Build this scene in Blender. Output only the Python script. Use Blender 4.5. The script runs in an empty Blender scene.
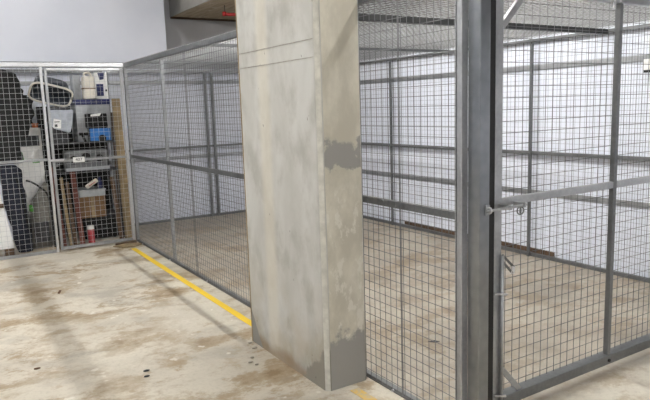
import bpy, bmesh, math, random
from mathutils import Vector, Matrix, noise

random.seed(7)
S = bpy.context.scene
C = S.collection

# ------------------------------------------------------------------ camera
YAW, PITCH, ROLL = math.radians(31.968), math.radians(8.536), math.radians(-1.846)
F_PX = 619.27
cam_d = bpy.data.cameras.new('camera'); cam = bpy.data.objects.new('camera', cam_d); C.objects.link(cam)
fw = Vector((math.sin(YAW)*math.cos(PITCH), math.cos(YAW)*math.cos(PITCH), -math.sin(PITCH)))
rt = Vector((math.cos(YAW), -math.sin(YAW), 0)); up = rt.cross(fw)
r2 = math.cos(ROLL)*rt + math.sin(ROLL)*up; u2 = -math.sin(ROLL)*rt + math.cos(ROLL)*up
cam.matrix_world = Matrix(((r2.x, u2.x, -fw.x, 0), (r2.y, u2.y, -fw.y, 0), (r2.z, u2.z, -fw.z, 1.6), (0, 0, 0, 1)))
cam_d.sensor_fit = 'HORIZONTAL'; cam_d.sensor_width = 36; cam_d.lens = 36*F_PX/650
cam_d.clip_start = 0.05; cam_d.clip_end = 100
S.camera = cam

# ------------------------------------------------------------------ world, exposure
w = bpy.data.worlds.new('World'); S.world = w; w.use_nodes = True
w.node_tree.nodes['Background'].inputs[0].default_value = (0.9, 0.95, 1, 1)
w.node_tree.nodes['Background'].inputs[1].default_value = 0.15
S.view_settings.view_transform = 'Standard'; S.view_settings.look = 'None'
S.view_settings.gamma = 1; S.view_settings.use_curve_mapping = False
S.view_settings.exposure = 0.55

# ------------------------------------------------------------------ ceiling lamps (position, length along y, watts)
LAMP_COL = (1.0, 0.99, 0.97)
LAMPS = [  # x, y, z, length, watts, label
    (2.90, 2.90, 3.48, 1.9, 150, 'white fluorescent batten above the cage roof nearest the gate'),
    (2.90, 5.20, 3.48, 1.9, 150, 'white fluorescent batten above the middle of the cage roof'),
    (-0.90, 0.50, 3.48, 1.9, 72, 'white fluorescent batten over the open car park aisle'),
    (-0.90, 3.60, 3.48, 1.9, 92, 'white fluorescent batten over the stained car park floor'),
    (-0.90, 6.60, 3.48, 1.9, 96, 'white fluorescent batten over the floor near the storage cage'),
    (1.00, -1.60, 3.48, 1.9, 150, 'white fluorescent batten over the floor outside the gate'),
]

# ================================================================== helpers
def srgb(r, g, b):
    f = lambda c: (c/12.92 if c <= .04045 else ((c+.055)/1.055)**2.4)
    return (f(r/255), f(g/255), f(b/255), 1)

class NT:
    def __init__(s, name):
        s.m = bpy.data.materials.new(name); s.m.use_nodes = True
        s.t = s.m.node_tree; s.b = s.t.nodes['Principled BSDF']
        s._pos = None
    def n(s, typ, **kw):
        nd = s.t.nodes.new(typ)
        for k, v in kw.items(): setattr(nd, k, v)
        return nd
    def l(s, a, b): s.t.links.new(a, b)
    def pos(s):
        if s._pos is None: s._pos = s.n('ShaderNodeNewGeometry').outputs['Position']
        return s._pos
    def mapped(s, scale=(1, 1, 1), rot=(0, 0, 0), loc=(0, 0, 0)):
        m = s.n('ShaderNodeMapping'); s.l(s.pos(), m.inputs[0])
        m.inputs['Scale'].default_value = scale; m.inputs['Rotation'].default_value = rot; m.inputs['Location'].default_value = loc
        return m.outputs[0]
    def noise(s, scale, detail=6, rough=.6, vec=None, dist=0):
        n = s.n('ShaderNodeTexNoise'); n.inputs['Scale'].default_value = scale
        n.inputs['Detail'].default_value = detail; n.inputs['Roughness'].default_value = rough; n.inputs['Distortion'].default_value = dist
        s.l(vec if vec is not None else s.pos(), n.inputs['Vector']); return n.outputs['Fac']
    def ramp(s, fac, a, b):      # smooth 0..1 between a and b
        r = s.n('ShaderNodeMapRange'); r.interpolation_type = 'SMOOTHSTEP'
        s.l(fac, r.inputs[0]); r.inputs[1].default_value = a; r.inputs[2].default_value = b
        return r.outputs[0]
    def math(s, op, a, b=None):
        m = s.n('ShaderNodeMath', operation=op)
        for i, v in enumerate((a, b)):
            if v is None: continue
            if isinstance(v, (int, float)): m.inputs[i].default_value = v
            else: s.l(v, m.inputs[i])
        return m.outputs[0]
    def mix(s, fac, a, b):
        m = s.n('ShaderNodeMix', data_type='RGBA')
        if isinstance(fac, (int, float)): m.inputs[0].default_value = fac
        else: s.l(fac, m.inputs[0])
        for k, v in ((6, a), (7, b)):
            if isinstance(v, tuple): m.inputs[k].default_value = v
            else: s.l(v, m.inputs[k])
        return m.outputs[2]
    def color(s, c):
        if isinstance(c, tuple): s.b.inputs['Base Color'].default_value = c
        else: s.l(c, s.b.inputs['Base Color'])
    def bump(s, h, strength=.2, dist=.01):
        b = s.n('ShaderNodeBump'); b.inputs['Strength'].default_value = strength; b.inputs['Distance'].default_value = dist
        s.l(h, b.inputs['Height']); s.l(b.outputs[0], s.b.inputs['Normal'])
    def set(s, rough=.6, metal=0, spec=.5):
        s.b.inputs['Roughness'].default_value = rough; s.b.inputs['Metallic'].default_value = metal
        s.b.inputs['Specular IOR Level'].default_value = spec; return s.m

def simple(name, col, rough=.6, metal=0, var=.15, scale=25, bump=0):
    t = NT(name); n = t.noise(scale, 4)
    dark = tuple(c*(1-var*1.6) for c in col[:3])+(1,); lite = tuple(min(1, c*(1+var)) for c in col[:3])+(1,)
    t.color(t.mix(t.ramp(n, .3, .7), dark, lite))
    if bump: t.bump(n, bump)
    return t.set(rough, metal)

M = {}
# ---- concrete car park floor
def floor_mat(name):
    t = NT(name)
    xyz = t.n('ShaderNodeSeparateXYZ'); t.l(t.pos(), xyz.inputs[0]); X, Y, Z = xyz.outputs
    base = t.mix(t.ramp(t.noise(.9, 5, .55), .3, .7), srgb(212, 205, 190), srgb(190, 183, 169))
    fine = t.noise(38, 6, .7)
    base = t.mix(t.math('MULTIPLY', t.ramp(fine, .45, .75), .35), base, srgb(150, 142, 128))
    # rust-brown water stains drawn out along the fall of the floor
    v = t.mapped((1.0, 1.25, 1), (0, 0, .35))
    st = t.noise(1.8, 10, .72, v, .15)
    gate = t.ramp(t.noise(.7, 3, .5, t.mapped(loc=(3.1, 7.7, 0))), .30, .55)
    stain = t.math('MULTIPLY', t.ramp(st, .48, .57), gate)
    base = t.mix(t.math('MULTIPLY', stain, .75), base, srgb(150, 128, 96))
    core = t.math('MULTIPLY', t.ramp(st, .57, .64), gate)
    base = t.mix(t.math('MULTIPLY', core, .6), base, srgb(122, 98, 64))
    st2 = t.noise(3.0, 10, .74, t.mapped((1, 1.2, 1), (0, 0, .6), (5, 2, 0)), .15)
    base = t.mix(t.math('MULTIPLY', t.ramp(st2, .52, .62), .5), base, srgb(160, 140, 110))
    grey = t.ramp(t.noise(1.3, 6, .62, t.mapped((1, 1.4, 1), (0, 0, .4), (9, 1, 0))), .50, .66)
    base = t.mix(t.math('MULTIPLY', grey, .5), base, srgb(146, 140, 130))
    base = t.mix(t.math('MULTIPLY', t.ramp(t.noise(9, 3, .5, t.mapped(loc=(2, 4, 0))), .66, .72), .6), base, srgb(226, 222, 212))
    # unswept dust inside the big cage
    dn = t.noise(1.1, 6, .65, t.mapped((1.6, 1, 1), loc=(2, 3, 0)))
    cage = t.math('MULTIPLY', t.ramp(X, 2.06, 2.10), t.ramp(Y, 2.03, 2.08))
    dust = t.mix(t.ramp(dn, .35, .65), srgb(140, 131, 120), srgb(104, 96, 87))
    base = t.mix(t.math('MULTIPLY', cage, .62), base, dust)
    t.color(base); t.bump(t.math('ADD', fine, t.math('MULTIPLY', st, .6)), .12, .01)
    return t.set(.6, 0, .35)
M['floor'] = floor_mat('stained_concrete')

def wall_mat(name, a, b):
    t = NT(name); n = t.noise(1.2, 4); f = t.noise(60, 5, .7)
    t.color(t.mix(t.ramp(n, .3, .7), a, b)); t.bump(f, .1, .004)
    return t.set(.55, 0, .3)
M['wall'] = wall_mat('white_paint', srgb(231, 234, 244), srgb(224, 228, 239))
M['wall_shaded'] = wall_mat('shaded_recess_paint', srgb(205, 204, 204), srgb(192, 192, 193))  # greyer copy of the wall paint; beam shade in the recess put into colour
M['bare'] = wall_mat('bare_grey_concrete', srgb(104, 102, 99), srgb(86, 84, 82))
M['ceiling'] = wall_mat('ceiling_concrete', srgb(185, 182, 176), srgb(165, 162, 155))

def beam_mat():
    t = NT('board_marked_concrete')
    wv = t.noise(3, 5, .6, t.mapped((6, .6, 1)))
    c = t.mix(t.ramp(wv, .35, .65), srgb(196, 180, 152), srgb(170, 152, 124))
    c = t.mix(t.ramp(t.noise(7, 5), .55, .7), c, srgb(206, 196, 176))
    t.color(c); t.bump(wv, .2, .006); return t.set(.8)
M['beam'] = beam_mat()

def pillar_mat():
    t = NT('pillar_concrete')
    xyz = t.n('ShaderNodeSeparateXYZ'); t.l(t.pos(), xyz.inputs[0]); X, Y, Z = xyz.outputs
    nz = t.n('ShaderNodeSeparateXYZ'); g = t.n('ShaderNodeNewGeometry'); t.l(g.outputs['Normal'], nz.inputs[0])
    streak = t.noise(2.0, 6, .62, t.mapped((2.2, 2.2, 1.0)), .4)
    c = t.mix(t.ramp(streak, .3, .7), srgb(194, 194, 189), srgb(178, 177, 171))
    c = t.mix(t.math('MULTIPLY', t.ramp(t.noise(4.2, 6, .6, t.mapped((1, 1, .7), loc=(4, 1, 2))), .46, .68), .7), c, srgb(158, 155, 147))
    # pale vertical band on the broad face
    band = t.math('MULTIPLY', t.ramp(Y, 3.34, 3.42), t.math('SUBTRACT', 1, t.ramp(Y, 3.48, 3.56)))
    c = t.mix(t.math('MULTIPLY', band, .45), c, srgb(214, 208, 190))
    # warm dirt low on the broad face
    wn = t.noise(3, 5, .6, t.mapped(loc=(1, 5, 3)))
    low = t.math('MULTIPLY', t.math('SUBTRACT', 1, t.ramp(Z, .05, .8)), t.ramp(wn, .35, .65))
    c = t.mix(t.math('MULTIPLY', low, .5), c, srgb(160, 146, 116))
    edge = t.math('MULTIPLY', t.math('SUBTRACT', 1, t.ramp(t.math('SUBTRACT', Z, t.math('MULTIPLY', wn, .12)), -.03, .05)), 1)
    c = t.mix(t.math('MULTIPLY', edge, .6), c, srgb(128, 100, 62))
    # narrow face: warm skim, grey mortar patches
    face = t.ramp(t.math('MULTIPLY', nz.outputs[1], -1), .8, .95)
    skim = t.mix(t.ramp(t.noise(5, 6, .65, t.mapped((1, 1, .5))), .35, .65), srgb(208, 203, 188), srgb(184, 179, 164))
    mott = t.ramp(t.noise(16, 6, .7, t.mapped((1, 1, .5))), .52, .6)
    lowz = t.math('SUBTRACT', 1, t.ramp(Z, 1.1, 1.2))
    skim = t.mix(t.math('MULTIPLY', t.math('MULTIPLY', mott, lowz), .6), skim, srgb(220, 217, 206))
    pn = t.noise(9, 4, .6, t.mapped((1, 1, 1), loc=(7, 1, 1)))
    zz = t.math('ADD', Z, t.math('MULTIPLY', t.math('SUBTRACT', pn, .5), .35))
    patch = t.math('MULTIPLY', t.ramp(zz, 1.23, 1.26), t.math('SUBTRACT', 1, t.ramp(zz, 1.40, 1.43)))
    skim = t.mix(patch, skim, srgb(150, 148, 143))
    base = t.math('SUBTRACT', 1, t.ramp(zz, .30, .34))
    skim = t.mix(base, skim, srgb(150, 148, 143))
    c = t.mix(face, c, skim)
    # grey mortar at the two bottom corners of the broad face
    far = t.math('ADD', t.math('MULTIPLY', t.math('SUBTRACT', 3.80, Y), 1.6), t.math('ADD', Z, t.math('MULTIPLY', pn, .1)))
    near = t.math('ADD', t.math('MULTIPLY', t.math('SUBTRACT', Y, 2.85), .9), t.math('ADD', Z, t.math('MULTIPLY', pn, .3)))
    notface = t.math('SUBTRACT', 1, face)
    c = t.mix(t.math('MULTIPLY', notface, t.math('SUBTRACT', 1, t.ramp(far, .30, .33))), c, srgb(136, 134, 128))
    c = t.mix(t.math('MULTIPLY', notface, t.math('SUBTRACT', 1, t.ramp(near, .34, .40))), c, srgb(136, 132, 122))
    # dark pits
    pit = t.ramp(t.noise(22, 2, .5, t.mapped((1, 1, .6))), .74, .77)
    c = t.mix(t.math('MULTIPLY', pit, .7), c, srgb(96, 92, 84))
    t.color(c); t.bump(t.noise(30, 6, .7), .12, .008); return t.set(.75, 0, .3)
M['pillar'] = pillar_mat()

def galv(name, a, b, rough=.42, metal=.75, sc=14):
    t = NT(name); v = t.n('ShaderNodeTexVoronoi'); v.inputs['Scale'].default_value = sc*4; t.l(t.pos(), v.inputs['Vector'])
    n = t.noise(sc*.3, 4, .6)
    f = t.math('ADD', t.math('MULTIPLY', v.outputs['Distance'], .15), t.math('MULTIPLY', n, .9))
    t.color(t.mix(t.ramp(f, .3, .8), a, b)); return t.set(rough, metal)
M['galv'] = galv('galvanised_steel', srgb(178, 180, 182), srgb(150, 152, 154))
M['galv_dark'] = galv('dark_galvanised_steel', srgb(128, 130, 131), srgb(104, 106, 107), .5)  # dull steel; on top rail and cross bars its dark tone is painted shade
M['steel_shaded'] = galv('underside_shaded_steel', srgb(74, 75, 76), srgb(58, 59, 60), .55, .6)  # near cross bar: shade on its underside put into the colour
M['post'] = galv('smooth_galvanised_tube', srgb(150, 153, 156), srgb(120, 123, 126), .3, .9, 5)
M['wire'] = galv('galvanised_wire', srgb(122, 123, 126), srgb(98, 99, 102), .42, .7)
M['wire_roof_lit'] = galv('lit_roof_galvanised_wire', srgb(172, 174, 176), srgb(146, 148, 150), .42, .6)  # paler copy of the wire; the lit look of the roof is in the colour
M['wire_front_lit'] = galv('front_lit_galvanised_wire', srgb(196, 198, 200), srgb(176, 178, 180), .5, .3)  # palest copy of the wire; front light on the storage cage painted in
M['bright'] = galv('bright_zinc', srgb(225, 226, 228), srgb(200, 200, 202), .3, .8)
M['yellow'] = NT('yellow_line_paint')
_t = M['yellow']; _n = _t.noise(30, 6, .7)
_t.color(_t.mix(_t.ramp(_n, .62, .72), srgb(232, 196, 50), srgb(196, 174, 112))); M['yellow'] = _t.set(.6)
_t = NT('faded_line_paint'); _n = _t.noise(22, 6, .7)
_t.color(_t.mix(_t.ramp(_n, .42, .62), srgb(212, 178, 92), srgb(186, 172, 142))); M['faded'] = _t.set(.65)
M['lamp_body'] = simple('lamp_white_enamel', srgb(235, 235, 232), .4, 0, .03)
def tube_mat(watts, ln):
    k = 'tube_%d' % watts
    if k not in M:
        t = NT('fluorescent_tube'); t.b.inputs['Emission Color'].default_value = LAMP_COL+(1,)
        t.b.inputs['Emission Strength'].default_value = watts/(math.pi*2*math.pi*.019*ln)
        t.color((.9, .9, .9, 1)); M[k] = t.set(.4)
    return k

M['black'] = simple('black_nylon', srgb(13, 13, 15), .85, 0, .3)
M['navy'] = simple('navy_fabric', srgb(18, 23, 40), .8, 0, .25)
M['white'] = simple('white_laminate', srgb(236, 236, 234), .4, 0, .03)
M['grey'] = simple('grey_canvas', srgb(120, 118, 112), .85, 0, .18)
M['dgrey'] = simple('dark_grey_fabric', srgb(58, 58, 61), .9, 0, .25, 18)
M['blue'] = simple('blue_plastic', srgb(44, 116, 190), .4, 0, .1)
M['dblue'] = simple('dark_blue_plastic', srgb(18, 28, 84), .4, 0, .12)
M['slate'] = simple('slate_blue_plastic', srgb(38, 46, 58), .45, 0, .15)
M['plastic_white'] = simple('off_white_plastic', srgb(232, 226, 214), .4, 0, .05)
M['bag'] = simple('pale_grey_plastic_film', srgb(170, 176, 186), .35, 0, .12, 12, .3)
M['card'] = simple('brown_cardboard', srgb(116, 90, 62), .85, 0, .12)
M['timber'] = simple('tan_timber', srgb(142, 124, 94), .75, 0, .18, 9)
M['dtimber'] = simple('dark_timber', srgb(92, 72, 54), .75, 0, .2, 9)
M['redwood'] = simple('red_brown_timber', srgb(96, 52, 42), .7, 0, .2, 9)
M['red'] = simple('red_paint', srgb(186, 40, 40), .45, 0, .1)
M['pink'] = simple('pink_red_plastic', srgb(190, 74, 80), .5, 0, .1)
M['orange'] = simple('orange_plastic', srgb(204, 104, 48), .5, 0, .1)
M['green'] = simple('green_tape', srgb(70, 150, 50), .5, 0, .1)
M['alu'] = galv('cast_aluminium', srgb(128, 130, 132), srgb(96, 98, 100), .5, .4)
M['rubber'] = simple('black_rubber', srgb(18, 18, 18), .6, 0, .2)
M['clear'] = simple('cloudy_plastic', srgb(168, 172, 176), .3, 0, .08)
M['leaf'] = simple('dead_leaf', srgb(96, 66, 40), .8, 0, .2)
M['ink'] = simple('dark_print', srgb(40, 42, 46), .7, 0, .1)
M['form'] = simple('form_line_cement', srgb(160, 156, 146), .85, 0, .15)
M['mortar'] = simple('loose_mortar', srgb(168, 162, 150), .9, 0, .15, 30, .4)
M['strip'] = simple('corner_cement', srgb(196, 194, 184), .8, 0, .12, 12)

def link(o, parent=None):
    C.objects.link(o)
    if parent is not None: o.parent = parent
    return o
def tag(o, label, cat, group=None):
    o['label'] = label; o['category'] = cat
    if group: o['group'] = group
    return o
def thing(name, loc, label, cat, group=None):
    o = bpy.data.objects.new(name, None); o.empty_display_size = .1; C.objects.link(o); o.location = loc
    return tag(o, label, cat, group)
def mesh(name, bm, mat, parent=None, label=None, smooth=False, kind=None):
    """bm is in world coordinates; a child is shifted to its parent's origin"""
    me = bpy.data.meshes.new(name)
    if parent is not None:
        p = parent.location.copy()
        if parent.parent is not None: p = p + parent.parent.location
        bmesh.ops.translate(bm, verts=bm.verts, vec=-p)
    bmesh.ops.recalc_face_normals(bm, faces=bm.faces)
    if smooth:
        for f in bm.faces: f.smooth = True
    bm.to_mesh(me); bm.free(); me.materials.append(M[mat])
    o = bpy.data.objects.new(name, me); link(o, parent)
    if label: o['label'] = label
    if kind: o['kind'] = kind
    return o
def one(name, bm, mat, label, cat, group=None, smooth=False):
    """a thing that is one mesh, with its origin at its own base"""
    xs = [v.co.x for v in bm.verts]; ys = [v.co.y for v in bm.verts]; zs = [v.co.z for v in bm.verts]
    b = Vector(((min(xs)+max(xs))/2, (min(ys)+max(ys))/2, min(zs)))
    bmesh.ops.translate(bm, verts=bm.verts, vec=-b)
    o = mesh(name, bm, mat, None, None, smooth); o.location = b
    return tag(o, label, cat, group)
def struct(name, bm, mat):
    return mesh(name, bm, mat, None, None, False, 'structure')

def box(x0, x1, y0, y1, z0, z1, bm=None, bev=0):
    b = bmesh.new()
    bmesh.ops.create_cube(b, size=1)
    for v in b.verts: v.co = Vector((x0+(v.co.x+.5)*(x1-x0), y0+(v.co.y+.5)*(y1-y0), z0+(v.co.z+.5)*(z1-z0)))
    if bev: bmesh.ops.bevel(b, geom=list(b.edges), offset=bev, segments=2, affect='EDGES', profile=.6)
    return merge(bm, b)
def merge(bm, b):
    if bm is None: return b
    me = bpy.data.meshes.new('tmp'); b.to_mesh(me); b.free(); bm.from_mesh(me); bpy.data.meshes.remove(me); return bm
def bar(a, b, w, h, bm=None, bev=0, roll=0):
    """rectangular bar from a to b, w across, h thick"""
    a, b = Vector(a), Vector(b); d = b-a; L = d.length
    t = bmesh.new(); bmesh.ops.create_cube(t, size=1)
    for v in t.verts: v.co = Vector((v.co.x*w, v.co.y*h, v.co.z*L))
    if bev: bmesh.ops.bevel(t, geom=list(t.edges), offset=bev, segments=1, affect='EDGES')
    q = Vector((0, 0, 1)).rotation_difference(d.normalized()).to_matrix().to_4x4()
    bmesh.ops.transform(t, matrix=Matrix.Translation((a+b)/2) @ q @ Matrix.Rotation(roll, 4, 'Z'), verts=t.verts)
    return merge(bm, t)
def cyl(a, b, r, bm=None, seg=12, r2=None):
    a, b = Vector(a), Vector(b); d = b-a
    t = bmesh.new(); bmesh.ops.create_cone(t, cap_ends=True, segments=seg, radius1=r, radius2=r if r2 is None else r2, depth=d.length)
    q = Vector((0, 0, 1)).rotation_difference(d.normalized()).to_matrix().to_4x4()
    bmesh.ops.transform(t, matrix=Matrix.Translation((a+b)/2) @ q, verts=t.verts)
    return merge(bm, t)
def tube(pts, r, bm=None, seg=8):
    pts = [Vector(p) for p in pts]; t = bmesh.new(); rings = []
    for i, p in enumerate(pts):
        d = (pts[min(i+1, len(pts)-1)]-pts[max(i-1, 0)]).normalized()
        q = Vector((0, 0, 1)).rotation_difference(d)
        rings.append([t.verts.new(p+q @ Vector((r*math.cos(6.2832*k/seg), r*math.sin(6.2832*k/seg), 0))) for k in range(seg)])
    for A, B in zip(rings, rings[1:]):
        for k in range(seg): t.faces.new((A[k], A[(k+1) % seg], B[(k+1) % seg], B[k]))
    t.faces.new(rings[0]); t.faces.new(rings[-1][::-1]); return merge(bm, t)
def spline(pts, n=8):
    pts = [Vector(p) for p in pts]; P = [pts[0]]+pts+[pts[-1]]; out = []
    for i in range(1, len(P)-2):
        for k in range(n):
            t = k/n; a, b, c, d = P[i-1], P[i], P[i+1], P[i+2]
            out.append(.5*((2*b)+(c-a)*t+(2*a-5*b+4*c-d)*t*t+(3*b-a-3*c+d)*t**3))
    out.append(pts[-1]); return out
def torus(c, R, r, axis=(0, 1, 0), bm=None, seg=20):
    q = Vector((0, 0, 1)).rotation_difference(Vector(axis)); c = Vector(c); t = bmesh.new(); rings = []
    for i in range(seg):
        a = 6.2832*i/seg; o = Vector((math.cos(a), math.sin(a), 0))
        rings.append([t.verts.new(c+q @ (o*(R+r*math.cos(6.2832*k/8))+Vector((0, 0, r*math.sin(6.2832*k/8))))) for k in range(8)])
    for i in range(seg):
        A, B = rings[i], rings[(i+1) % seg]
        for k in range(8): t.faces.new((A[k], A[(k+1) % 8], B[(k+1) % 8], B[k]))
    return merge(bm, t)
def prism(poly, y0, y1, bm=None, bev=0):
    """polygon in x,z extruded along y"""
    t = bmesh.new(); f = [t.verts.new((x, y0, z)) for x, z in poly]; g = [t.verts.new((x, y1, z)) for x, z in poly]; n = len(poly)
    t.faces.new(f); t.faces.new(g[::-1])
    for i in range(n): t.faces.new((f[i], g[i], g[(i+1) % n], f[(i+1) % n]))
    if bev: bmesh.ops.bevel(t, geom=list(t.edges), offset=bev, segments=2, affect='EDGES')
    return merge(bm, t)
def loft(sections, seg=20, amp=0, freq=4, seed=0):
    """sections: (x, y, z, rx, ry); lumpy closed soft body"""
    t = bmesh.new(); rings = []
    for (x, y, z, rx, ry) in sections:
        R = []
        for k in range(seg):
            a = 6.2832*k/seg; p = Vector((x+rx*math.cos(a), y+ry*math.sin(a), z))
            d = 1+amp*noise.noise(p*freq+Vector((seed, 0, 0)))
            R.append(t.verts.new(Vector((x+rx*d*math.cos(a), y+ry*d*math.sin(a), z))))
        rings.append(R)
    for A, B in zip(rings, rings[1:]):
        for k in range(seg): t.faces.new((A[k], A[(k+1) % seg], B[(k+1) % seg], B[k]))
    t.faces.new(rings[0][::-1]); t.faces.new(rings[-1]); return t
def dens(secs, n=5):
    """smooth interpolation of loft sections"""
    out = []
    for i in range(len(secs)-1):
        for k in range(n):
            f = k/n; f = f*f*(3-2*f); out.append(tuple(a+(b-a)*f for a, b in zip(secs[i], secs[i+1])))
    out.append(secs[-1]); return out

# wire mesh: origin o, unit vectors u, v, n (n: side on which the v wires lie), extents
def wire_mesh(o, u, v, lu, lv, pitch, r, n, phase=(0, 0)):
    o, u, v, n = Vector(o), Vector(u), Vector(v), Vector(n)
    V = []; Fc = []
    def wire(a, d, L, side):
        i = len(V)
        for t in (0, L):
            for k in range(5):
                an = 6.2832*k/5
                V.append(a+d*t+side*(r*math.cos(an))+n*(r*math.sin(an)))
        for k in range(5): Fc.append((i+k, i+(k+1) % 5, i+5+(k+1) % 5, i+5+k))
    s = phase[0]
    while s <= lu+1e-6: wire(o+u*s, v, lv, u); s += pitch
    s = phase[1]
    while s <= lv+1e-6: wire(o+v*s+n*(1.8*r), u, lu, v); s += pitch
    me = bpy.data.meshes.new('wire_mesh'); me.from_pydata([tuple(p) for p in V], [], Fc); me.update()
    bm = bmesh.new(); bm.from_mesh(me); bpy.data.meshes.remove(me); return bm
def add_mesh(parent, *a, mat='wire', **k):
    o = mesh('wire_mesh', wire_mesh(*a, **k), mat, parent, None, True, 'stuff'); return o
def pipe_box(x0, x1, y0, y1, z0, z1, name, parent, mat='galv', label=None):
    return mesh(name, box(x0, x1, y0, y1, z0, z1, bev=min(.004, .2*min(x1-x0, y1-y0, z1-z0))), mat, parent, label)

# ================================================================== setting
XF, YG, YL, XO, YE, H = 2.054, 2.05, 7.782, 5.135, 8.889, 2.2
CZ = 3.6
struct('floor', box(-5.0, 5.22, -4.0, 10.2, -.2, 0), 'floor')
struct('ceiling', box(-5.0, 5.22, -4.0, 10.2, CZ, CZ+.2), 'ceiling')
struct('wall_right', box(5.176, 5.42, -4.0, 10.2, -.2, 2.23), 'wall')
struct('wall_upper_right', box(5.22, 5.42, -4.0, 10.2, 2.23, CZ+.2), 'bare')
bm = box(-5.0, 2.985, 8.97, 9.25, 0, CZ); bm = box(2.985, 5.22, 8.97, 9.25, 0, 2.24, bm)
struct('wall_end', bm, 'wall')
struct('wall_recess', box(2.8, 5.22, 9.62, 9.75, 0, CZ), 'wall_shaded')
struct('wall_left', box(-5.2, -5.0, -4.0, 9.25, -.2, CZ+.2), 'wall')
struct('wall_back', box(-5.0, 5.22, -4.2, -4.0, -.2, CZ+.2), 'wall')

# dropped concrete soffit at the far end
t = thing('concrete_beam', (4.3, 7.8, 3.05), 'board-marked concrete beam under the ceiling beyond the cage', 'beam')
mesh('beam_body', box(3.30, 5.22, 6.1, 9.62, 3.05, CZ), 'beam', t)
mesh('beam_side', box(3.285, 3.30, 6.1, 9.62, 3.05, CZ), 'ceiling', t, 'pale grey concrete side of the beam')
mesh('edge_board', box(3.29, 5.21, 9.56, 9.615, 3.025, 3.05), 'dtimber', t)

# pillar
def pillar():
    t = thing('concrete_pillar', (1.87, 3.3, 0), 'tall weathered concrete pillar standing in front of the long mesh fence', 'pillar')
    x0, x1, y0, y1, c = 1.735, 2.018, 2.82, 3.80, .03
    ring = [(x0, y0+c), (x0+c, y0), (x1-c*.5, y0), (x1, y0+c*.5), (x1, y1-c), (x1-c, y1), (x0+c*.5, y1), (x0, y1-c*.5)]
    b = bmesh.new(); lv = []
    zs = [0, .3, .6, .9, 1.2, 1.5, 1.86, 1.866, 1.953, 1.96, 2.4, 3, CZ]
    for z in zs:
        lv.append([b.verts.new((x+.0025*noise.noise(Vector((x*5, y*5, z*2))), y+.0025*noise.noise(Vector((y*5, x*5, z*2+9))), z)) for x, y in ring])
    for A, B in zip(lv, lv[1:]):
        for k in range(8): b.faces.new((A[k], A[(k+1) % 8], B[(k+1) % 8], B[k]))
    b.faces.new(lv[0][::-1]); b.faces.new(lv[-1])
    mesh('pillar_body', b, 'pillar', t)
    for z in (1.863, 1.957):
        mesh('form_line', box(x0-.003, x0+.02, y0+c+.002, y1-.014, z-.002, z+.002), 'form', t)
    mesh('corner_strip', bar((x0+c*.5-.002, y0+c*.5-.002, .0), (x0+c*.5-.002, y0+c*.5-.002, 3.4), .030, .006, roll=-math.pi/4), 'strip', t, 'pale grey strip up the pillar corner')
    # timber-coloured release film along the far arris
    mesh('arris_bead', box(x0-.002, x0+.012, y1-.016, y1-.004, 0, 2.6), 'timber', t, 'thin ochre bead on the far corner')
pillar()

# yellow line in two runs either side of the pillar foot
def line(y0, y1, label, mat='yellow'):
    b = bmesh.new(); n = max(3, int((y1-y0)/.08)); L = []; R = []
    for i in range(n+1):
        y = y0+(y1-y0)*i/n; j = lambda s: .004*noise.noise(Vector((y*9, s, 0)))
        L.append((1.850+j(1), y)); R.append((1.908+j(5), y))
    lo = [b.verts.new((x, y, .001)) for x, y in L]; ro = [b.verts.new((x, y, .001)) for x, y in R]
    lt = [b.verts.new((x, y, .003)) for x, y in L]; rtp = [b.verts.new((x, y, .003)) for x, y in R]
    for i in range(n):
        b.faces.new((lt[i], rtp[i], rtp[i+1], lt[i+1])); b.faces.new((lo[i], lt[i], lt[i+1], lo[i+1])); b.faces.new((ro[i], ro[i+1], rtp[i+1], rtp[i]))
        b.faces.new((lo[i], lo[i+1], ro[i+1], ro[i]))
    b.faces.new((lo[0], ro[0], rtp[0], lt[0])); b.faces.new((lo[n], lt[n], rtp[n], ro[n]))
    return one('floor_line', b, mat, label, 'floor marking', 'yellow floor lines')
line(3.83, 7.37, 'long yellow painted line on the floor beside the mesh fence')
line(1.6, 2.76, 'faded yellow painted line in front of the pillar foot', 'faded')

# ================================================================== main cage
WR = .0017
# --- long fence facing the car park (plane x = XF)
t = thing('mesh_fence', (XF, 5.0, 0), 'long galvanised wire mesh fence running behind the concrete pillar', 'fence')
pipe_box(XF-.02, XF+.02, 2.07, 7.76, H-.05, H, 'top_rail', t, 'galv_dark')  # darker steel carries the shade of the rail's lower face
pipe_box(XF-.015, XF+.015, 2.11, 7.755, 1.054, 1.092, 'mid_rail', t, 'galv_dark')
pipe_box(XF-.018, XF+.018, 2.11, 7.755, .0, .026, 'base_rail', t, 'galv_dark')
pipe_box(XF-.02, XF+.02, 2.066, 2.112, 0, H-.056, 'stile', t, 'galv')
pipe_box(XF+.016, XF+.05, 6.455, 6.49, 0, H-.056, 'post', t, 'galv')
pipe_box(XF+.016, XF+.05, 4.24, 4.275, 0, H-.056, 'post', t, 'galv')
for a, b in ((2.10, 2.512), (2.50, 5.63), (5.62, 7.755)):
    off = .006 if abs(a-2.5) < .01 else 0
    add_mesh(t, (XF-.022-off, a, .02), (0, 1, 0), (0, 0, 1), b-a, H-.05, .049, WR, (-1, 0, 0))
# overlap seams of the mesh sheets
for y in (2.506, 5.621):
    mesh('seam_wire', cyl((XF-.03, y, .02), (XF-.03, y, H-.04), .0027, seg=8), 'galv_dark', t)
for y in (2.6, 4.0, 5.4, 6.47, 7.5):
    mesh('foot_bolt', cyl((XF-.03, y, .014), (XF-.016, y, .014), .008, seg=8), 'bright', t)

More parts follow.
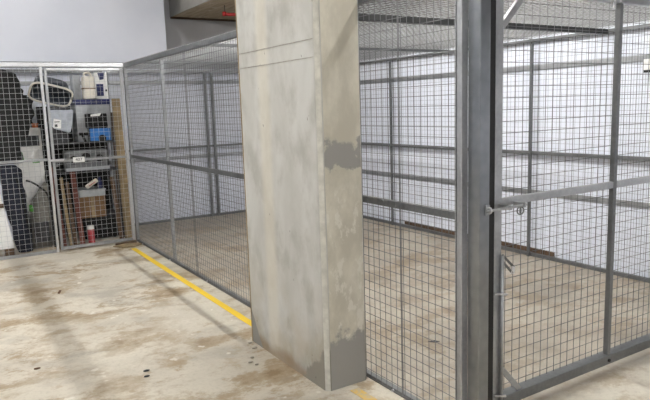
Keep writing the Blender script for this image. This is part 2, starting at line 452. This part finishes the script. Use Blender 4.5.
# --- fence on the far long side (plane x = XO)
t = thing('mesh_fence', (XO, 5.0, 0), 'galvanised wire mesh partition along the white wall', 'fence')
pipe_box(XO-.02, XO+.02, 2.07, 8.91, H-.028, H, 'top_rail', t, 'galv_dark')
pipe_box(XO-.02, XO+.02, 2.07, 8.87, 1.055, 1.09, 'mid_rail', t, 'galv_dark')
pipe_box(XO-.02, XO+.02, 2.07, 8.87, 0, .035, 'base_rail', t, 'galv_dark')
for y in (2.07, 4.20, 6.46, 8.83):
    pipe_box(XO-.046, XO-.021, y, y+.03, 0, H-.046, 'post', t, 'galv_dark')
add_mesh(t, (XO+.022, 2.08, .03), (0, 1, 0), (0, 0, 1), 6.8, H-.05, .052, .0012, (1, 0, 0))

# --- end partition (plane y = YE)
t = thing('mesh_fence', (3.6, YE, 0), 'galvanised wire mesh partition across the far end of the cage', 'fence')
pipe_box(2.09, 5.06, YE-.02, YE+.02, H-.045, H, 'top_rail', t, 'galv')
pipe_box(2.09, 5.06, YE-.015, YE+.015, 1.058, 1.088, 'mid_rail', t, 'galv_dark')
pipe_box(2.09, 5.06, YE-.02, YE+.02, 0, .03, 'base_rail', t, 'galv_dark')
for x in (2.06, 3.47, 3.575):
    pipe_box(x, x+.035, YE-.05, YE-.022, 0, H-.046, 'post', t, 'galv_dark')
add_mesh(t, (2.07, YE+.022, .03), (1, 0, 0), (0, 0, 1), 3.0, H-.05, .052, .0012, (0, 1, 0))

# --- roof of the main cage
t = thing('cage_roof', (3.6, 5.4, H), 'galvanised wire mesh roof with cross bars over the big cage', 'roof')
for y, ww in ((3.40, .05), (5.35, .03), (7.36, .03)):
    pipe_box(XF+.025, XO-.025, y, y+ww, H-(.045 if y < 4 else .03), H-.002, 'cross_bar', t, 'steel_shaded' if y < 4 else 'galv_dark')  # dark steels paint in the shaded undersides of the bars
for a, b in ((2.10, 4.1), (4.1, 6.2), (6.2, 8.9)):
    add_mesh(t, (XF, a, H+.008), (1, 0, 0), (0, 1, 0), XO-XF, b-a, .054, WR, (0, 0, 1), mat='wire_roof_lit')

# --- rails fixed to the white walls
for z in (.635, 1.895):
    nm = 'upper' if z > 1 else 'lower'
    one('wall_rail', box(5.164, 5.176, 1.2, 8.94, z, z+.055, bev=.003), 'galv', nm+' grey steel rail fixed along the long white wall', 'rail', 'rails on the white walls')
for z, nm in ((.90, 'lower'), (2.0, 'upper')):
    one('wall_rail', box(.2, 5.16, 8.95, 8.97, z, z+.05, bev=.003), 'galv', nm+' grey steel rail fixed across the far end wall', 'rail', 'rails on the white walls')
one('floor_batten', prism([(5.166, .0), (5.176, .0), (5.176, .075), (5.167, .07)], 3.95, 6.3), 'dtimber', 'weathered brown timber batten on the floor against the white wall', 'batten')

t = thing('junction_box', (5.10, 2.93, 1.80), 'small white junction box fixed to the mesh partition at the right edge', 'box')
mesh('box_body', box(5.09, 5.113, 2.8, 3.06, 1.82, 1.91, bev=.006), 'white', t)
mesh('box_base', box(5.092, 5.113, 2.81, 3.05, 1.80, 1.82), 'rubber', t)

# --- corner gate post
t = thing('gate_post', (2.11, 2.025, 0), 'thick square galvanised corner post between mesh fence and front gate', 'post')
mesh('post_tube', box(2.066, 2.131, 1.985, 2.060, 0, 2.35, bev=.006), 'post', t)
mesh('base_plate', box(2.06, 2.16, 1.95, 2.0645, 0, .008), 'galv', t)
mesh('gap_shade', box(2.131, 2.2325, 2.050, 2.058, .02, 2.2), 'rubber', t, 'black strip standing in for the shaded gap beside the gate')  # black strip added to darken the gap between post and gate
k = mesh('keeper', box(2.100, 2.128, 1.979, 1.986, 1.085, 1.132, bev=.002), 'galv', t, 'bright zinc bolt keeper')
mesh('keeper_loop', torus((2.114, 1.970, 1.108), .014, .0035, (1, 0, 0)), 'bright', k)

# --- front gate (plane y = YG)
t = thing('cage_gate', (3.2, YG, .05), 'wide galvanised mesh gate with mid rail at the front right', 'gate')
y0, y1 = YG, YG+.045
GX0, GX1 = 2.234, 4.30
pipe_box(GX0, GX0+.05, y0, y1, .062, 2.15, 'stile', t, 'galv')
pipe_box(3.185, 3.215, y0+.002, y0+.03, .118, 2.10, 'stile', t, 'galv_dark')
pipe_box(GX1-.05, GX1, y0, y1, .062, 2.15, 'stile', t, 'galv')
pipe_box(GX0+.05, GX1-.05, y0-.004, y1+.015, .062, .116, 'bottom_rail', t, 'galv_dark')
pipe_box(GX0+.05, GX1-.05, y0, y1, 2.10, 2.15, 'top_rail', t, 'galv')
pipe_box(GX0+.05, 3.185, y0+.003, y0+.030, 1.098, 1.136, 'mid_rail', t, 'galv')
pipe_box(3.215, GX1-.05, y0+.003, y0+.030, 1.098, 1.136, 'mid_rail', t, 'galv')
mesh('corner_brace', bar((2.285, y0+.012, .285), (2.445, y0+.012, .112), .030, .008, bev=.001), 'galv', t)
mesh('corner_brace', bar((2.285, y0+.012, 1.945), (2.44, y0+.012, 2.105), .032, .02, bev=.002), 'galv', t)
add_mesh(t, (GX0+.02, y1+.003, .09), (1, 0, 0), (0, 0, 1), GX1-GX0-.04, 2.04, .0565, .0017, (0, 1, 0))
sb = mesh('slide_bolt', cyl((2.098, 1.968, 1.106), (2.40, 2.000, 1.100), .007, seg=14), 'galv', t, 'zinc slide bolt', True)
for x in (2.262, 2.375):
    mesh('bolt_guide', box(x-.006, x+.006, 1.972+(x-2.262)*.10, y0+.004, 1.092, 1.114, bev=.002), 'galv', sb)
hp = mesh('hasp', torus((2.365, 2.006, 1.074), .019, .0035, (0.2, 1, 0)), 'galv_dark', t)
mesh('hasp_pin', cyl((2.365, 2.006, 1.096), (2.365, 2.006, 1.060), .005, seg=8), 'galv_dark', hp)
db = mesh('drop_bolt', cyl((2.279, y0-.012, .03), (2.279, y0-.012, .86), .009, seg=14), 'galv', t, None, True)
mesh('bolt_handle', bar((2.275, y0-.014, .862), (2.338, y0-.03, .795), .012, .006, bar((2.275, y0-.014, .832), (2.330, y0-.03, .765), .012, .006)), 'galv_dark', db)
mesh('bolt_handle', bar((2.336, y0-.03, .80), (2.330, y0-.03, .762), .022, .006), 'bright', db)
for z in (.665, .135):
    mesh('bolt_guide', cyl((2.238, y0-.006, z+.006), (2.300, y0-.024, z-.004), .006, seg=8), 'bright', db)
for x, z in ((3.10, 2.072), (3.13, 2.068), (3.18, 2.105)):
    mesh('mesh_clip', bar((x, y0-.002, z), (x, y0-.002, z+.05), .012, .006), 'bright', t)
mesh('rail_bolt', cyl((3.19, y0-.012, .088), (3.19, y0-.003, .088), .010, seg=8), 'rubber', t)

# overhead frame above the gate
t = thing('gate_lintel', (3.2, YG, 2.16), 'galvanised steel lintel bar spanning above the front gate', 'lintel')
mesh('lintel_bar', box(2.15, 5.10, YG, YG+.045, 2.165, 2.215, bev=.004), 'galv_dark', t)

# ================================================================== storage cage at the back left
t = thing('mesh_fence', (.3, YL, 0), 'fixed galvanised mesh front panel of the storage cage at far left', 'fence')
pipe_box(-1.5, 2.032, YL-.02, YL+.02, H-.045, H, 'top_rail', t, 'bright')
pipe_box(-1.5, 1.088, YL-.014, YL+.014, 1.085, 1.115, 'mid_rail', t, 'galv')
pipe_box(-1.5, 1.088, YL-.02, YL+.02, 0, .035, 'base_rail', t, 'galv')
pipe_box(1.092, 1.120, YL-.02, YL+.02, 0, H-.046, 'stile', t, 'bright')
pipe_box(-1.5, -1.46, YL-.02, YL+.02, .036, H-.046, 'stile', t, 'galv')
add_mesh(t, (-1.48, YL-.022, .03), (1, 0, 0), (0, 0, 1), 2.58, 2.14, .059, .0014, (0, -1, 0), mat='wire_front_lit')
t = thing('cage_gate', (1.6, YL, .02), 'galvanised mesh gate of the storage cage with a white number plate', 'gate')
pipe_box(1.138, 1.168, YL-.018, YL+.018, .02, 2.140, 'stile', t, 'galv')
pipe_box(1.985, 2.020, YL-.018, YL+.018, .02, 2.140, 'stile', t, 'bright')
pipe_box(1.170, 1.985, YL-.018, YL+.018, 2.112, 2.140, 'top_rail', t, 'bright')
pipe_box(1.170, 1.985, YL-.018, YL+.018, .02, .055, 'bottom_rail', t, 'galv')
pipe_box(1.170, 1.985, YL-.014, YL+.014, 1.058, 1.086, 'mid_rail', t, 'galv')
add_mesh(t, (1.15, YL-.020, .035), (1, 0, 0), (0, 0, 1), .85, 2.09, .059, .0014, (0, -1, 0), mat='wire_front_lit')
pl = mesh('number_plate', box(1.36, 1.49, YL-.034, YL-.026, 1.048, 1.108, bev=.002), 'white', t, 'white number plate')
cu = bpy.data.curves.new('plate_text', 'FONT'); cu.body = '407'; cu.size = .052; cu.align_x = 'CENTER'; cu.align_y = 'CENTER'; cu.extrude = .0006
to = bpy.data.objects.new('plate_text', cu); C.objects.link(to)
dg = bpy.context.evaluated_depsgraph_get(); tm = bpy.data.meshes.new_from_object(to.evaluated_get(dg))
bpy.data.objects.remove(to); bt = bmesh.new(); bt.from_mesh(tm); bpy.data.meshes.remove(tm)
bmesh.ops.transform(bt, matrix=Matrix.Translation((1.425, YL-.0345, 1.078)) @ Matrix.Rotation(math.pi/2, 4, 'X'), verts=bt.verts)
mesh('plate_number', bt, 'ink', pl)
lt = mesh('gate_latch', box(1.10, 1.26, YL-.036, YL-.024, 1.075, 1.100, bev=.002), 'bright', t, 'bright zinc latch bolt')
mesh('padlock', box(1.165, 1.195, YL-.045, YL-.02, 1.01, 1.05, bev=.004), 'galv_dark', lt)
t = thing('corner_post', (XF-.01, YL-.0, 0), 'slim galvanised corner post where the storage cage meets the long fence', 'post')
mesh('post_tube', box(2.034, 2.072, YL-.018, YL+.022, 0, 2.2, bev=.004), 'galv', t)
t = thing('cage_roof', (.5, 8.3, H), 'galvanised wire mesh roof over the storage cage at the back left', 'roof')
pipe_box(-1.5, 2.03, YE-.02, YE+.02, H-.045, H, 'back_rail', t, 'galv_dark')
add_mesh(t, (-1.5, YL, H+.006), (1, 0, 0), (0, 1, 0), 3.54, 1.1, .059, WR, (0, 0, 1))

# ================================================================== things stored in the back-left cage
# metal shelving
t = thing('shelving_unit', (1.58, 8.42, 0), 'dark metal shelving unit loaded with boxes inside the storage cage', 'shelving')
for x in (1.145, 1.965):
    for y in (8.16, 8.72): pipe_box(x, x+.025, y, y+.025, 0, 1.72, 'upright', t, 'dgrey')
for z in (.30, .90, 1.262, 1.70):
    mesh('shelf', box(1.146, 1.989 if z < 1.6 else 1.46, 8.20, 8.72, z-.022, z), 'dgrey', t)
mesh('dark_backing', box(1.146, 1.989, 8.746, 8.76, .02, 1.72), 'black', t, 'black backing added for the shade behind the shelves')  # added sheet, stands in for the shade behind the shelves

# hanging black jacket
t = thing('padded_jacket', (.70, 8.16, 1.05), 'black padded jacket hanging behind the mesh at the left edge', 'jacket')
mesh('jacket_body', loft(dens([(.66, 8.16, 1.06, .19, .12), (.67, 8.16, 1.35, .23, .13), (.69, 8.16, 1.7, .27, .14), (.70, 8.16, 1.9, .24, .13), (.70, 8.17, 2.0, .12, .08)], 8), 28, .35, 7, 3), 'black', t, None, True)
mesh('hood', loft(dens([(.74, 8.15, 1.86, .14, .10), (.75, 8.15, 1.98, .18, .11), (.74, 8.15, 2.09, .16, .10), (.71, 8.15, 2.15, .06, .04)], 6), 24, .4, 9, 8), 'black', t, None, True)
mesh('sleeve', loft(dens([(.88, 8.10, 1.30, .045, .05), (.93, 8.10, 1.55, .07, .06), (.90, 8.11, 1.85, .08, .07)], 8), 16, .3, 9, 5), 'black', t, None, True)
mesh('hanger_hook', tube(spline([(.70, 8.17, 2.10), (.70, 8.17, 2.16), (.71, 8.17, 2.19), (.73, 8.17, 2.185)]), .004), 'galv', t)
# long dark bag leaning
t = thing('long_bag', (.78, 8.1, 0), 'long navy bag leaning upright between white boards', 'bag')
mesh('bag_body', loft(dens([(.795, 8.08, .005, .085, .07), (.775, 8.09, .25, .105, .09), (.735, 8.10, .6, .125, .09), (.715, 8.11, .98, .115, .08), (.70, 8.12, 1.04, .08, .05)], 8), 24, .2, 8, 2), 'navy', t, None, True)
mesh('bag_strap', tube(spline([(.76, 7.99, .9), (.80, 7.97, .7), (.82, 7.97, .45), (.86, 7.98, .25)]), .012), 'black', t)
# leaning white panel
t = thing('white_board', (.6, 8.0, 0), 'white laminated board leaning at the bottom left corner of the cage', 'board')
mesh('panel_sheet', prism([(.30, .09), (.665, .09), (.545, .93), (.30, .93)], 7.93, 7.955), 'white', t)
mesh('panel_foot', box(.56, .66, 7.90, 7.99, .0, .09, bev=.004), 'dtimber', t)
mesh('panel_batten', box(.42, .60, 7.915, 7.93, .575, .62), 'dtimber', t)
# white cabinet
t = thing('white_cabinet', (.98, 8.6, 0), 'white upright cabinet with a dark window behind the cable', 'cabinet')
mesh('cabinet_body', box(.84, 1.135, 8.45, 8.85, 0, 1.46, bev=.006), 'white', t)
d = mesh('cabinet_door', box(.845, 1.13, 8.432, 8.449, .06, 1.20, bev=.004), 'white', t)
mesh('green_tag', prism([(.865, 1.075), (.915, 1.065), (.90, 1.17), (.86, 1.16)], 8.428, 8.4315), 'green', d)
mesh('green_tag', box(1.005, 1.09, 8.428, 8.4315, 1.028, 1.052), 'green', d)
mesh('dark_window', box(.87, 1.105, 8.436, 8.452, 1.235, 1.365, bev=.003), 'ink', t)
# crumpled white bag and orange tub on the cabinet
one('crumpled_bag', loft(dens([(.95, 8.57, 1.462, .09, .075), (.96, 8.57, 1.52, .09, .07), (.98, 8.57, 1.58, .05, .05), (.99, 8.57, 1.60, .02, .02)], 6), 22, .5, 14, 1), 'plastic_white', 'crumpled white plastic bag on top of the white cabinet', 'bag', smooth=True)
one('folded_blanket', loft(dens([(.97, 8.79, 1.462, .13, .06), (.98, 8.79, 1.62, .16, .07), (1.0, 8.79, 1.80, .14, .06), (1.0, 8.79, 1.86, .05, .03)], 6), 24, .35, 10, 6), 'dgrey', 'dark grey blanket bundled on the white cabinet', 'blanket', smooth=True)
t = thing('small_tub', (1.08, 8.475, 1.462), 'small orange tub in front of the crumpled bag', 'tub')
mesh('tub_body', cyl((1.08, 8.475, 1.462), (1.08, 8.475, 1.505), .032, seg=16, r2=.038), 'orange', t)
mesh('tub_lid', cyl((1.08, 8.475, 1.505), (1.08, 8.475, 1.515), .040, seg=16), 'orange', t)
# grey canvas bag
t = thing('canvas_bag', (1.0, 8.25, 0), 'grey canvas bag slumped at the foot of the white cabinet', 'bag')
mesh('bag_body', prism([(.86, .0), (1.12, .0), (1.125, .80), (1.09, .78), (.93, .55), (.86, .32)], 8.15, 8.40, bev=.02), 'grey', t, None, True)
mesh('green_tag', prism([(.885, .47), (.93, .46), (.925, .54), (.885, .55)], 8.140, 8.148), 'green', t)
mesh('bag_pocket', box(.91, 1.08, 8.13, 8.152, .08, .33, bev=.008), 'dgrey', t)
one('black_cable', tube(spline([(.86, 7.965, .86), (.92, 7.98, .835), (1.0, 8.04, .77), (1.08, 8.06, .68), (1.11, 8.07, .52), (1.12, 8.07, .2), (1.12, 8.07, .012)], 10), .011), 'rubber', 'thick black cable curving across in front of the white cabinet', 'cable', smooth=True)

# laundry basket tipped on its side on the shelf
def basket():
    t = thing('laundry_basket', (1.32, 8.4, 1.70), 'dark slate plastic basket with a white rim tipped on the shelf', 'basket')
    R = Matrix.Translation((1.29, 8.40, 1.925)) @ Matrix.Rotation(math.radians(15), 4, 'Y') @ Matrix.Rotation(math.radians(128), 4, 'X') @ Matrix.Diagonal((1.0, .95, .9, 1))
    b = bmesh.new(); rings = []
    def rr(a, c, z, n=28): return [b.verts.new(R @ Vector((a*math.copysign(abs(math.cos(6.2832*k/n))**.5, math.cos(6.2832*k/n)), c*math.copysign(abs(math.sin(6.2832*k/n))**.5, math.sin(6.2832*k/n)), z))) for k in range(n)]
    for a, c, z in ((.19, .105, -.12), (.21, .12, 0), (.235, .14, .125), (.225, .13, .12), (.195, .11, -.0), (.17, .09, -.11)): rings.append(rr(a, c, z))
    for A, B in zip(rings, rings[1:]):
        for k in range(28): b.faces.new((A[k], A[(k+1) % 28], B[(k+1) % 28], B[k]))
    b.faces.new(rings[0][::-1]); b.faces.new(rings[-1])
    mesh('basket_shell', b, 'slate', t, None, True)
    pts = [R @ Vector((.24*math.copysign(abs(math.cos(6.2832*k/36))**.5, math.cos(6.2832*k/36)), .145*math.copysign(abs(math.sin(6.2832*k/36))**.5, math.sin(6.2832*k/36)), .128)) for k in range(37)]
    rim = mesh('basket_rim', tube(pts, .013), 'plastic_white', t, 'white rolled rim', True)
    for i in range(5):
        x = -.15+.075*i
        mesh('rim_slot', torus(R @ Vector((x, -.135, .06)), .022, .005, R.to_3x3() @ Vector((0, 1, .1)), seg=14), 'plastic_white', t, None, True)
basket()
# storage tub with a blue lid, black case and blue tool inside and in front
t = thing('storage_tub', (1.73, 8.4, 1.264), 'cloudy plastic storage tub with dark blue lid on the shelf', 'storage tub')
b = box(1.54, 1.945, 8.26, 8.28, 1.264, 1.724); b = box(1.54, 1.56, 8.28, 8.62, 1.264, 1.724, b); b = box(1.925, 1.945, 8.28, 8.62, 1.264, 1.724, b); b = box(1.56, 1.925, 8.60, 8.62, 1.264, 1.724, b)
mesh('tub_body', b, 'clear', t)
mesh('tub_lid', box(1.53, 1.955, 8.25, 8.64, 1.725, 1.79, bev=.006), 'dblue', t)
t = thing('tool_case', (1.76, 8.225, 1.264), 'black tool case standing in front of the storage tub', 'case')
mesh('case_body', box(1.63, 1.89, 8.19, 8.255, 1.43, 1.61, bev=.012), 'black', t)
mesh('case_foot', box(1.65, 1.87, 8.20, 8.25, 1.264, 1.43, bev=.006), 'black', t)
mesh('case_label', prism([(1.69, 1.60), (1.82, 1.615), (1.80, 1.58), (1.69, 1.575)], 8.183, 8.189), 'white', t)
t = thing('blue_tool_box', (1.78, 8.17, 1.264), 'bright blue tool box with a black wheel at the shelf front', 'tool box')
mesh('box_body', box(1.66, 1.91, 8.145, 8.185, 1.27, 1.425, bev=.008), 'blue', t)
mesh('box_wheel', cyl((1.80, 8.13, 1.30), (1.80, 8.145, 1.30), .045, seg=18), 'rubber', t)
t = thing('small_drill', (1.59, 8.165, 1.264), 'small black and white drill beside the blue tool box', 'drill')
mesh('drill_body', box(1.53, 1.635, 8.15, 8.18, 1.345, 1.385, bev=.008), 'black', t)
mesh('drill_grip', bar((1.57, 8.165, 1.35), (1.60, 8.165, 1.264), .03, .028, bev=.004), 'black', t)
mesh('drill_chuck', cyl((1.53, 8.165, 1.365), (1.505, 8.165, 1.365), .012, seg=10), 'alu', t)

# top of the shelves: white canister, blue and white boxes
t = thing('white_canister', (1.725, 8.35, 1.79), 'off-white plastic canister on the top shelf beside the basket', 'canister')
mesh('canister_body', box(1.655, 1.795, 8.27, 8.42, 1.792, 2.08, bev=.022), 'plastic_white', t, None, True)
mesh('canister_handle', tube(spline([(1.68, 8.34, 2.075), (1.69, 8.34, 2.115), (1.75, 8.34, 2.12), (1.77, 8.34, 2.075)]), .012), 'plastic_white', t, None, True)
mesh('canister_band', box(1.652, 1.798, 8.267, 8.423, 1.92, 1.932), 'card', t)
t = thing('printed_carton', (1.87, 8.4, 1.79), 'blue and white printed carton on the top shelf', 'carton')
mesh('carton_body', box(1.80, 1.955, 8.30, 8.52, 1.792, 2.125, bev=.003), 'white', t)
mesh('blue_print', box(1.815, 1.90, 8.2965, 8.2998, 1.83, 1.98), 'dblue', t)
mesh('blue_print', prism([(1.86, 2.03), (1.91, 2.04), (1.92, 2.12), (1.84, 2.12)], 8.2965, 8.2998), 'dblue', t)
mesh('black_print', cyl((1.93, 8.2965, 1.90), (1.93, 8.2998, 1.90), .014, seg=14), 'ink', t)
one('grey_carton', box(1.56, 1.652, 8.44, 8.62, 1.792, 2.10, bev=.003), 'clear', 'pale grey carton standing behind the white canister', 'carton')
# grey plastic sheet with a label, hung over the shelf front
t = thing('plastic_sack', (1.34, 8.2, 1.264), 'pale grey plastic sack with white label on the shelf', 'sack')
mesh('sack_body', prism([(1.19, 1.50), (1.26, 1.44), (1.43, 1.385), (1.46, 1.50), (1.49, 1.67), (1.40, 1.665), (1.30, 1.672), (1.20, 1.67)], 8.14, 8.19, bev=.012), 'bag', t, None, False)
mesh('sack_base', box(1.20, 1.42, 8.21, 8.26, 1.264, 1.6, bev=.01), 'dgrey', t)
lb = mesh('sack_label', prism([(1.235, 1.46), (1.32, 1.44), (1.335, 1.545), (1.25, 1.565)], 8.133, 8.1395), 'white', t, 'white printed label')
mesh('label_print', box(1.255, 1.285, 8.130, 8.1335, 1.465, 1.495), 'ink', lb)
mesh('label_print', box(1.255, 1.315, 8.130, 8.1335, 1.52, 1.53), 'ink', lb)
# cast engine cover with round openings
t = thing('engine_cover', (1.6, 8.3, .90), 'grey cast metal engine part with round openings on the middle shelf', 'engine part')
mesh('cover_body', box(1.36, 1.87, 8.22, 8.45, .902, 1.16, bev=.02), 'alu', t, None, False)
for x, z, r in ((1.45, 1.05, .055), (1.60, 1.07, .07), (1.76, 1.05, .06)):
    f = mesh('port_ring', torus((x, 8.215, z), r, .012), 'alu', t, None, True)
    mesh('port_hole', cyl((x, 8.21, z), (x, 8.222, z), r*.8, seg=20), 'rubber', f)
mesh('cover_lip', box(1.35, 1.88, 8.20, 8.22, .905, .945, bev=.004), 'clear', t)
# lower shelves
t = thing('cardboard_box', (1.62, 8.3, .302), 'brown cardboard box on the lowest shelf', 'box')
mesh('box_body', box(1.46, 1.78, 8.17, 8.5, .302, .57, bev=.003), 'card', t)
mesh('box_tape', box(1.60, 1.64, 8.167, 8.1698, .302, .57), 'timber', t)
t = thing('white_tray', (1.62, 8.3, .572), 'shallow white plastic tray on the brown cardboard box', 'tray')
mesh('tray_body', box(1.47, 1.79, 8.18, 8.46, .573, .645, bev=.01), 'clear', t)
mesh('tray_rim', box(1.462, 1.798, 8.172, 8.468, .645, .658, bev=.004), 'clear', t)
t = thing('red_packet', (1.64, 8.22, .66), 'red and white packet lying on the white tray', 'packet')
mesh('packet_body', bar((1.57, 8.23, .685), (1.71, 8.23, .775), .05, .045, bev=.006), 'plastic_white', t)
mesh('red_print', bar((1.60, 8.205, .705), (1.68, 8.205, .756), .004, .040, roll=0), 'pink', t)
one('blue_bottle', loft(dens([(1.75, 8.28, .66, .035, .035), (1.75, 8.28, .74, .035, .035), (1.75, 8.28, .78, .014, .014), (1.75, 8.28, .80, .014, .014)], 4), 16), 'dblue', 'small dark blue bottle behind the red packet', 'bottle', smooth=True)
t = thing('black_suitcase', (1.70, 8.4, 0), 'black suitcase on the floor under the lowest shelf', 'suitcase')
mesh('suitcase_body', box(1.50, 1.93, 8.20, 8.6, .02, .27, bev=.02), 'black', t)
mesh('suitcase_handle', tube(spline([(1.66, 8.19, .14), (1.67, 8.165, .15), (1.76, 8.165, .15), (1.77, 8.19, .14)]), .009), 'dgrey', t)
for x in (1.55, 1.88): mesh('suitcase_wheel', cyl((x-.012, 8.25, .02), (x+.012, 8.25, .02), .02, seg=12), 'rubber', t)
t = thing('paint_tin', (1.56, 8.12, 0), 'small pink and white paint tin on the floor by the red plank', 'tin')
mesh('tin_body', cyl((1.555, 8.1, 0), (1.555, 8.1, .17), .04, seg=18), 'pink', t)
mesh('tin_lid', cyl((1.555, 8.1, .17), (1.555, 8.1, .215), .041, seg=18), 'white', t)
# leaning planks
def plank(name, x0, x1, yb, yt, h, wd, mat, label, dp=.02):
    b = bar(((x0), yb, dp*.5), (x1, yt, h), wd, dp, bev=.002)
    mz = min(v.co.z for v in b.verts); bmesh.ops.translate(b, verts=b.verts, vec=(0, 0, -mz))
    return one(name, b, mat, label, 'plank', 'planks leaning in the storage cage')
plank('timber_plank', 1.425, 1.395, 7.98, 8.08, .92, .06, 'redwood', 'red-brown timber plank leaning left of the paint tin')
plank('timber_plank', 1.29, 1.26, 7.98, 8.08, .86, .035, 'timber', 'narrow tan timber plank left of the red-brown plank')
plank('timber_plank', 1.22, 1.165, 7.98, 8.08, 1.0, .045, 'redwood', 'thin reddish plank right behind the gate hinge stile')
plank('timber_plank', 1.345, 1.325, 8.0, 8.1, .80, .04, 'dtimber', 'short dark plank between the tan and red-brown planks')
plank('timber_plank', 1.90, 1.86, 7.98, 8.08, .82, .05, 'dtimber', 'short brown plank leaning in front of the black suitcase')
plank('timber_plank', 2.005, 1.99, 8.03, 8.10, 1.80, .10, 'timber', 'tall tan board standing at the right end of the shelving', .025)
plank('timber_plank', 1.97, 1.955, 7.93, 7.99, .95, .04, 'timber', 'narrow tan batten leaning beside the tall tan board')
one('carpet_roll', cyl((2.045, 8.42, 0), (2.045, 8.44, 1.62), .048, seg=20), 'dtimber', 'brown rolled carpet standing behind the tall tan board', 'carpet roll', smooth=True)

# ================================================================== ceiling services
t = thing('sprinkler_pipe', (4.2, 8.2, 2.9), 'red sprinkler pipe hung below the concrete beam', 'pipe')
mesh('pipe_run', cyl((3.62, 8.30, 2.93), (5.20, 8.30, 2.93), .022, seg=14), 'red', t, None, True)
mesh('pipe_elbow', cyl((3.62, 8.30, 2.905), (3.62, 8.30, 2.96), .028, seg=14), 'red', t, None, True)
mesh('hanger_rod', cyl((3.63, 8.30, 2.94), (3.63, 8.30, 3.05), .006, seg=8), 'rubber', t)

for (x, y, z, ln, wt, lab) in LAMPS:
    t = thing('ceiling_light', (x, y, z), lab, 'ceiling light', 'fluorescent battens on the car park ceiling')
    mesh('lamp_body', box(x-.06, x+.06, y-ln/2, y+ln/2, z+.03, CZ, bev=.004), 'lamp_body', t)
    mesh('end_socket', box(x-.03, x+.03, y-ln/2, y-ln/2+.03, z-.03, z+.03), 'lamp_body', t)
    mesh('end_socket', box(x-.03, x+.03, y+ln/2-.03, y+ln/2, z-.03, z+.03), 'lamp_body', t)
    mesh('lamp_tube', cyl((x, y-ln/2+.031, z), (x, y+ln/2-.031, z), .019, seg=8), tube_mat(wt, ln-.06), t, None, True)

# ================================================================== bits on the floor
def scrap(poly, z, name, mat, label, cat, curl=.004, th=.004, group=None):
    b = bmesh.new(); n = len(poly)
    hts = [z+curl*(.5+.5*noise.noise(Vector((x*20, y*20, 0)))) for x, y in poly]
    lo_ = [b.verts.new((x, y, h)) for (x, y), h in zip(poly, hts)]; hi = [b.verts.new((x, y, h+th)) for (x, y), h in zip(poly, hts)]
    b.faces.new(lo_[::-1]); b.faces.new(hi)
    for i in range(n): b.faces.new((lo_[i], lo_[(i+1) % n], hi[(i+1) % n], hi[i]))
    return one(name, b, mat, label, cat, group)
scrap([(1.70, 7.60), (1.78, 7.46), (1.90, 7.42), (2.02, 7.50), (2.03, 7.60), (1.86, 7.66)], .0, 'cardboard_scrap', 'timber', 'flattened tan cardboard scrap at the storage cage corner', 'cardboard', .01, .012)
scrap([(1.75, 7.70), (1.74, 7.66), (1.84, 7.68), (2.0, 7.66), (2.0, 7.72)], .0, 'timber_scrap', 'dtimber', 'thin dark timber offcut behind the cardboard scrap', 'offcut', .004, .02)
def blob(x, y, r, h, mat, name, label, cat, group=None, el=1.4):
    b = bmesh.new(); bmesh.ops.create_icosphere(b, subdivisions=2, radius=1)
    for v in b.verts:
        d = 1+.3*noise.noise(v.co*2+Vector((x*9, y*9, 0)))
        v.co = Vector((x+v.co.x*r*el*d, y+v.co.y*r*d, h*.5+max(-.5, v.co.z*.5)*h))
    mz = min(v.co.z for v in b.verts); bmesh.ops.translate(b, verts=b.verts, vec=(0, 0, -mz))
    return one(name, b, mat, label, cat, group, True)
blob(.403, 4.193, .015, .008, 'leaf', 'dark_pebble', 'single dark pebble on the pale floor at lower left', 'pebble', 'pebbles on the car park floor')
blob(.972, 3.735, .014, .008, 'ink', 'dark_pebble', 'farther dark pebble of the pair in front of the pillar', 'pebble', 'pebbles on the car park floor')
blob(.950, 3.650, .013, .008, 'ink', 'dark_pebble', 'nearer dark pebble of the pair in front of the pillar', 'pebble', 'pebbles on the car park floor')
blob(3.683, 2.0, .012, .008, 'leaf', 'dark_pebble', 'dark pebble on the floor under the front gate rail', 'pebble', 'pebbles on the car park floor')
scrap([(.80, 5.92), (.815, 5.90), (.85, 6.01), (.835, 6.03)], 0, 'dead_leaf', 'leaf', 'brown dead leaf on the floor in front of the storage cage', 'leaf', .006, .002)
scrap([(2.69, 3.05), (2.715, 3.01), (2.75, 3.0), (2.735, 3.035)], 0, 'dead_leaf', 'ink', 'dark leaf scrap on the floor inside the big cage', 'leaf', .008, .003)
labs = ['pale mortar crumb nearest the far foot of the pillar', 'larger mortar crumb by the far foot of the pillar', 'middle mortar crumb beside the pillar base', 'flat mortar crumb farthest from the pillar base', 'mortar crumb in front of the flat one by the pillar']
for (x, y, r), l in zip([(1.70, 3.76, .012), (1.685, 3.66, .014), (1.60, 3.52, .010), (1.56, 3.46, .012), (1.575, 3.40, .009)], labs):
    blob(x, y, r, .012, 'mortar', 'mortar_crumb', l, 'rubble', 'mortar crumbs at the pillar foot')
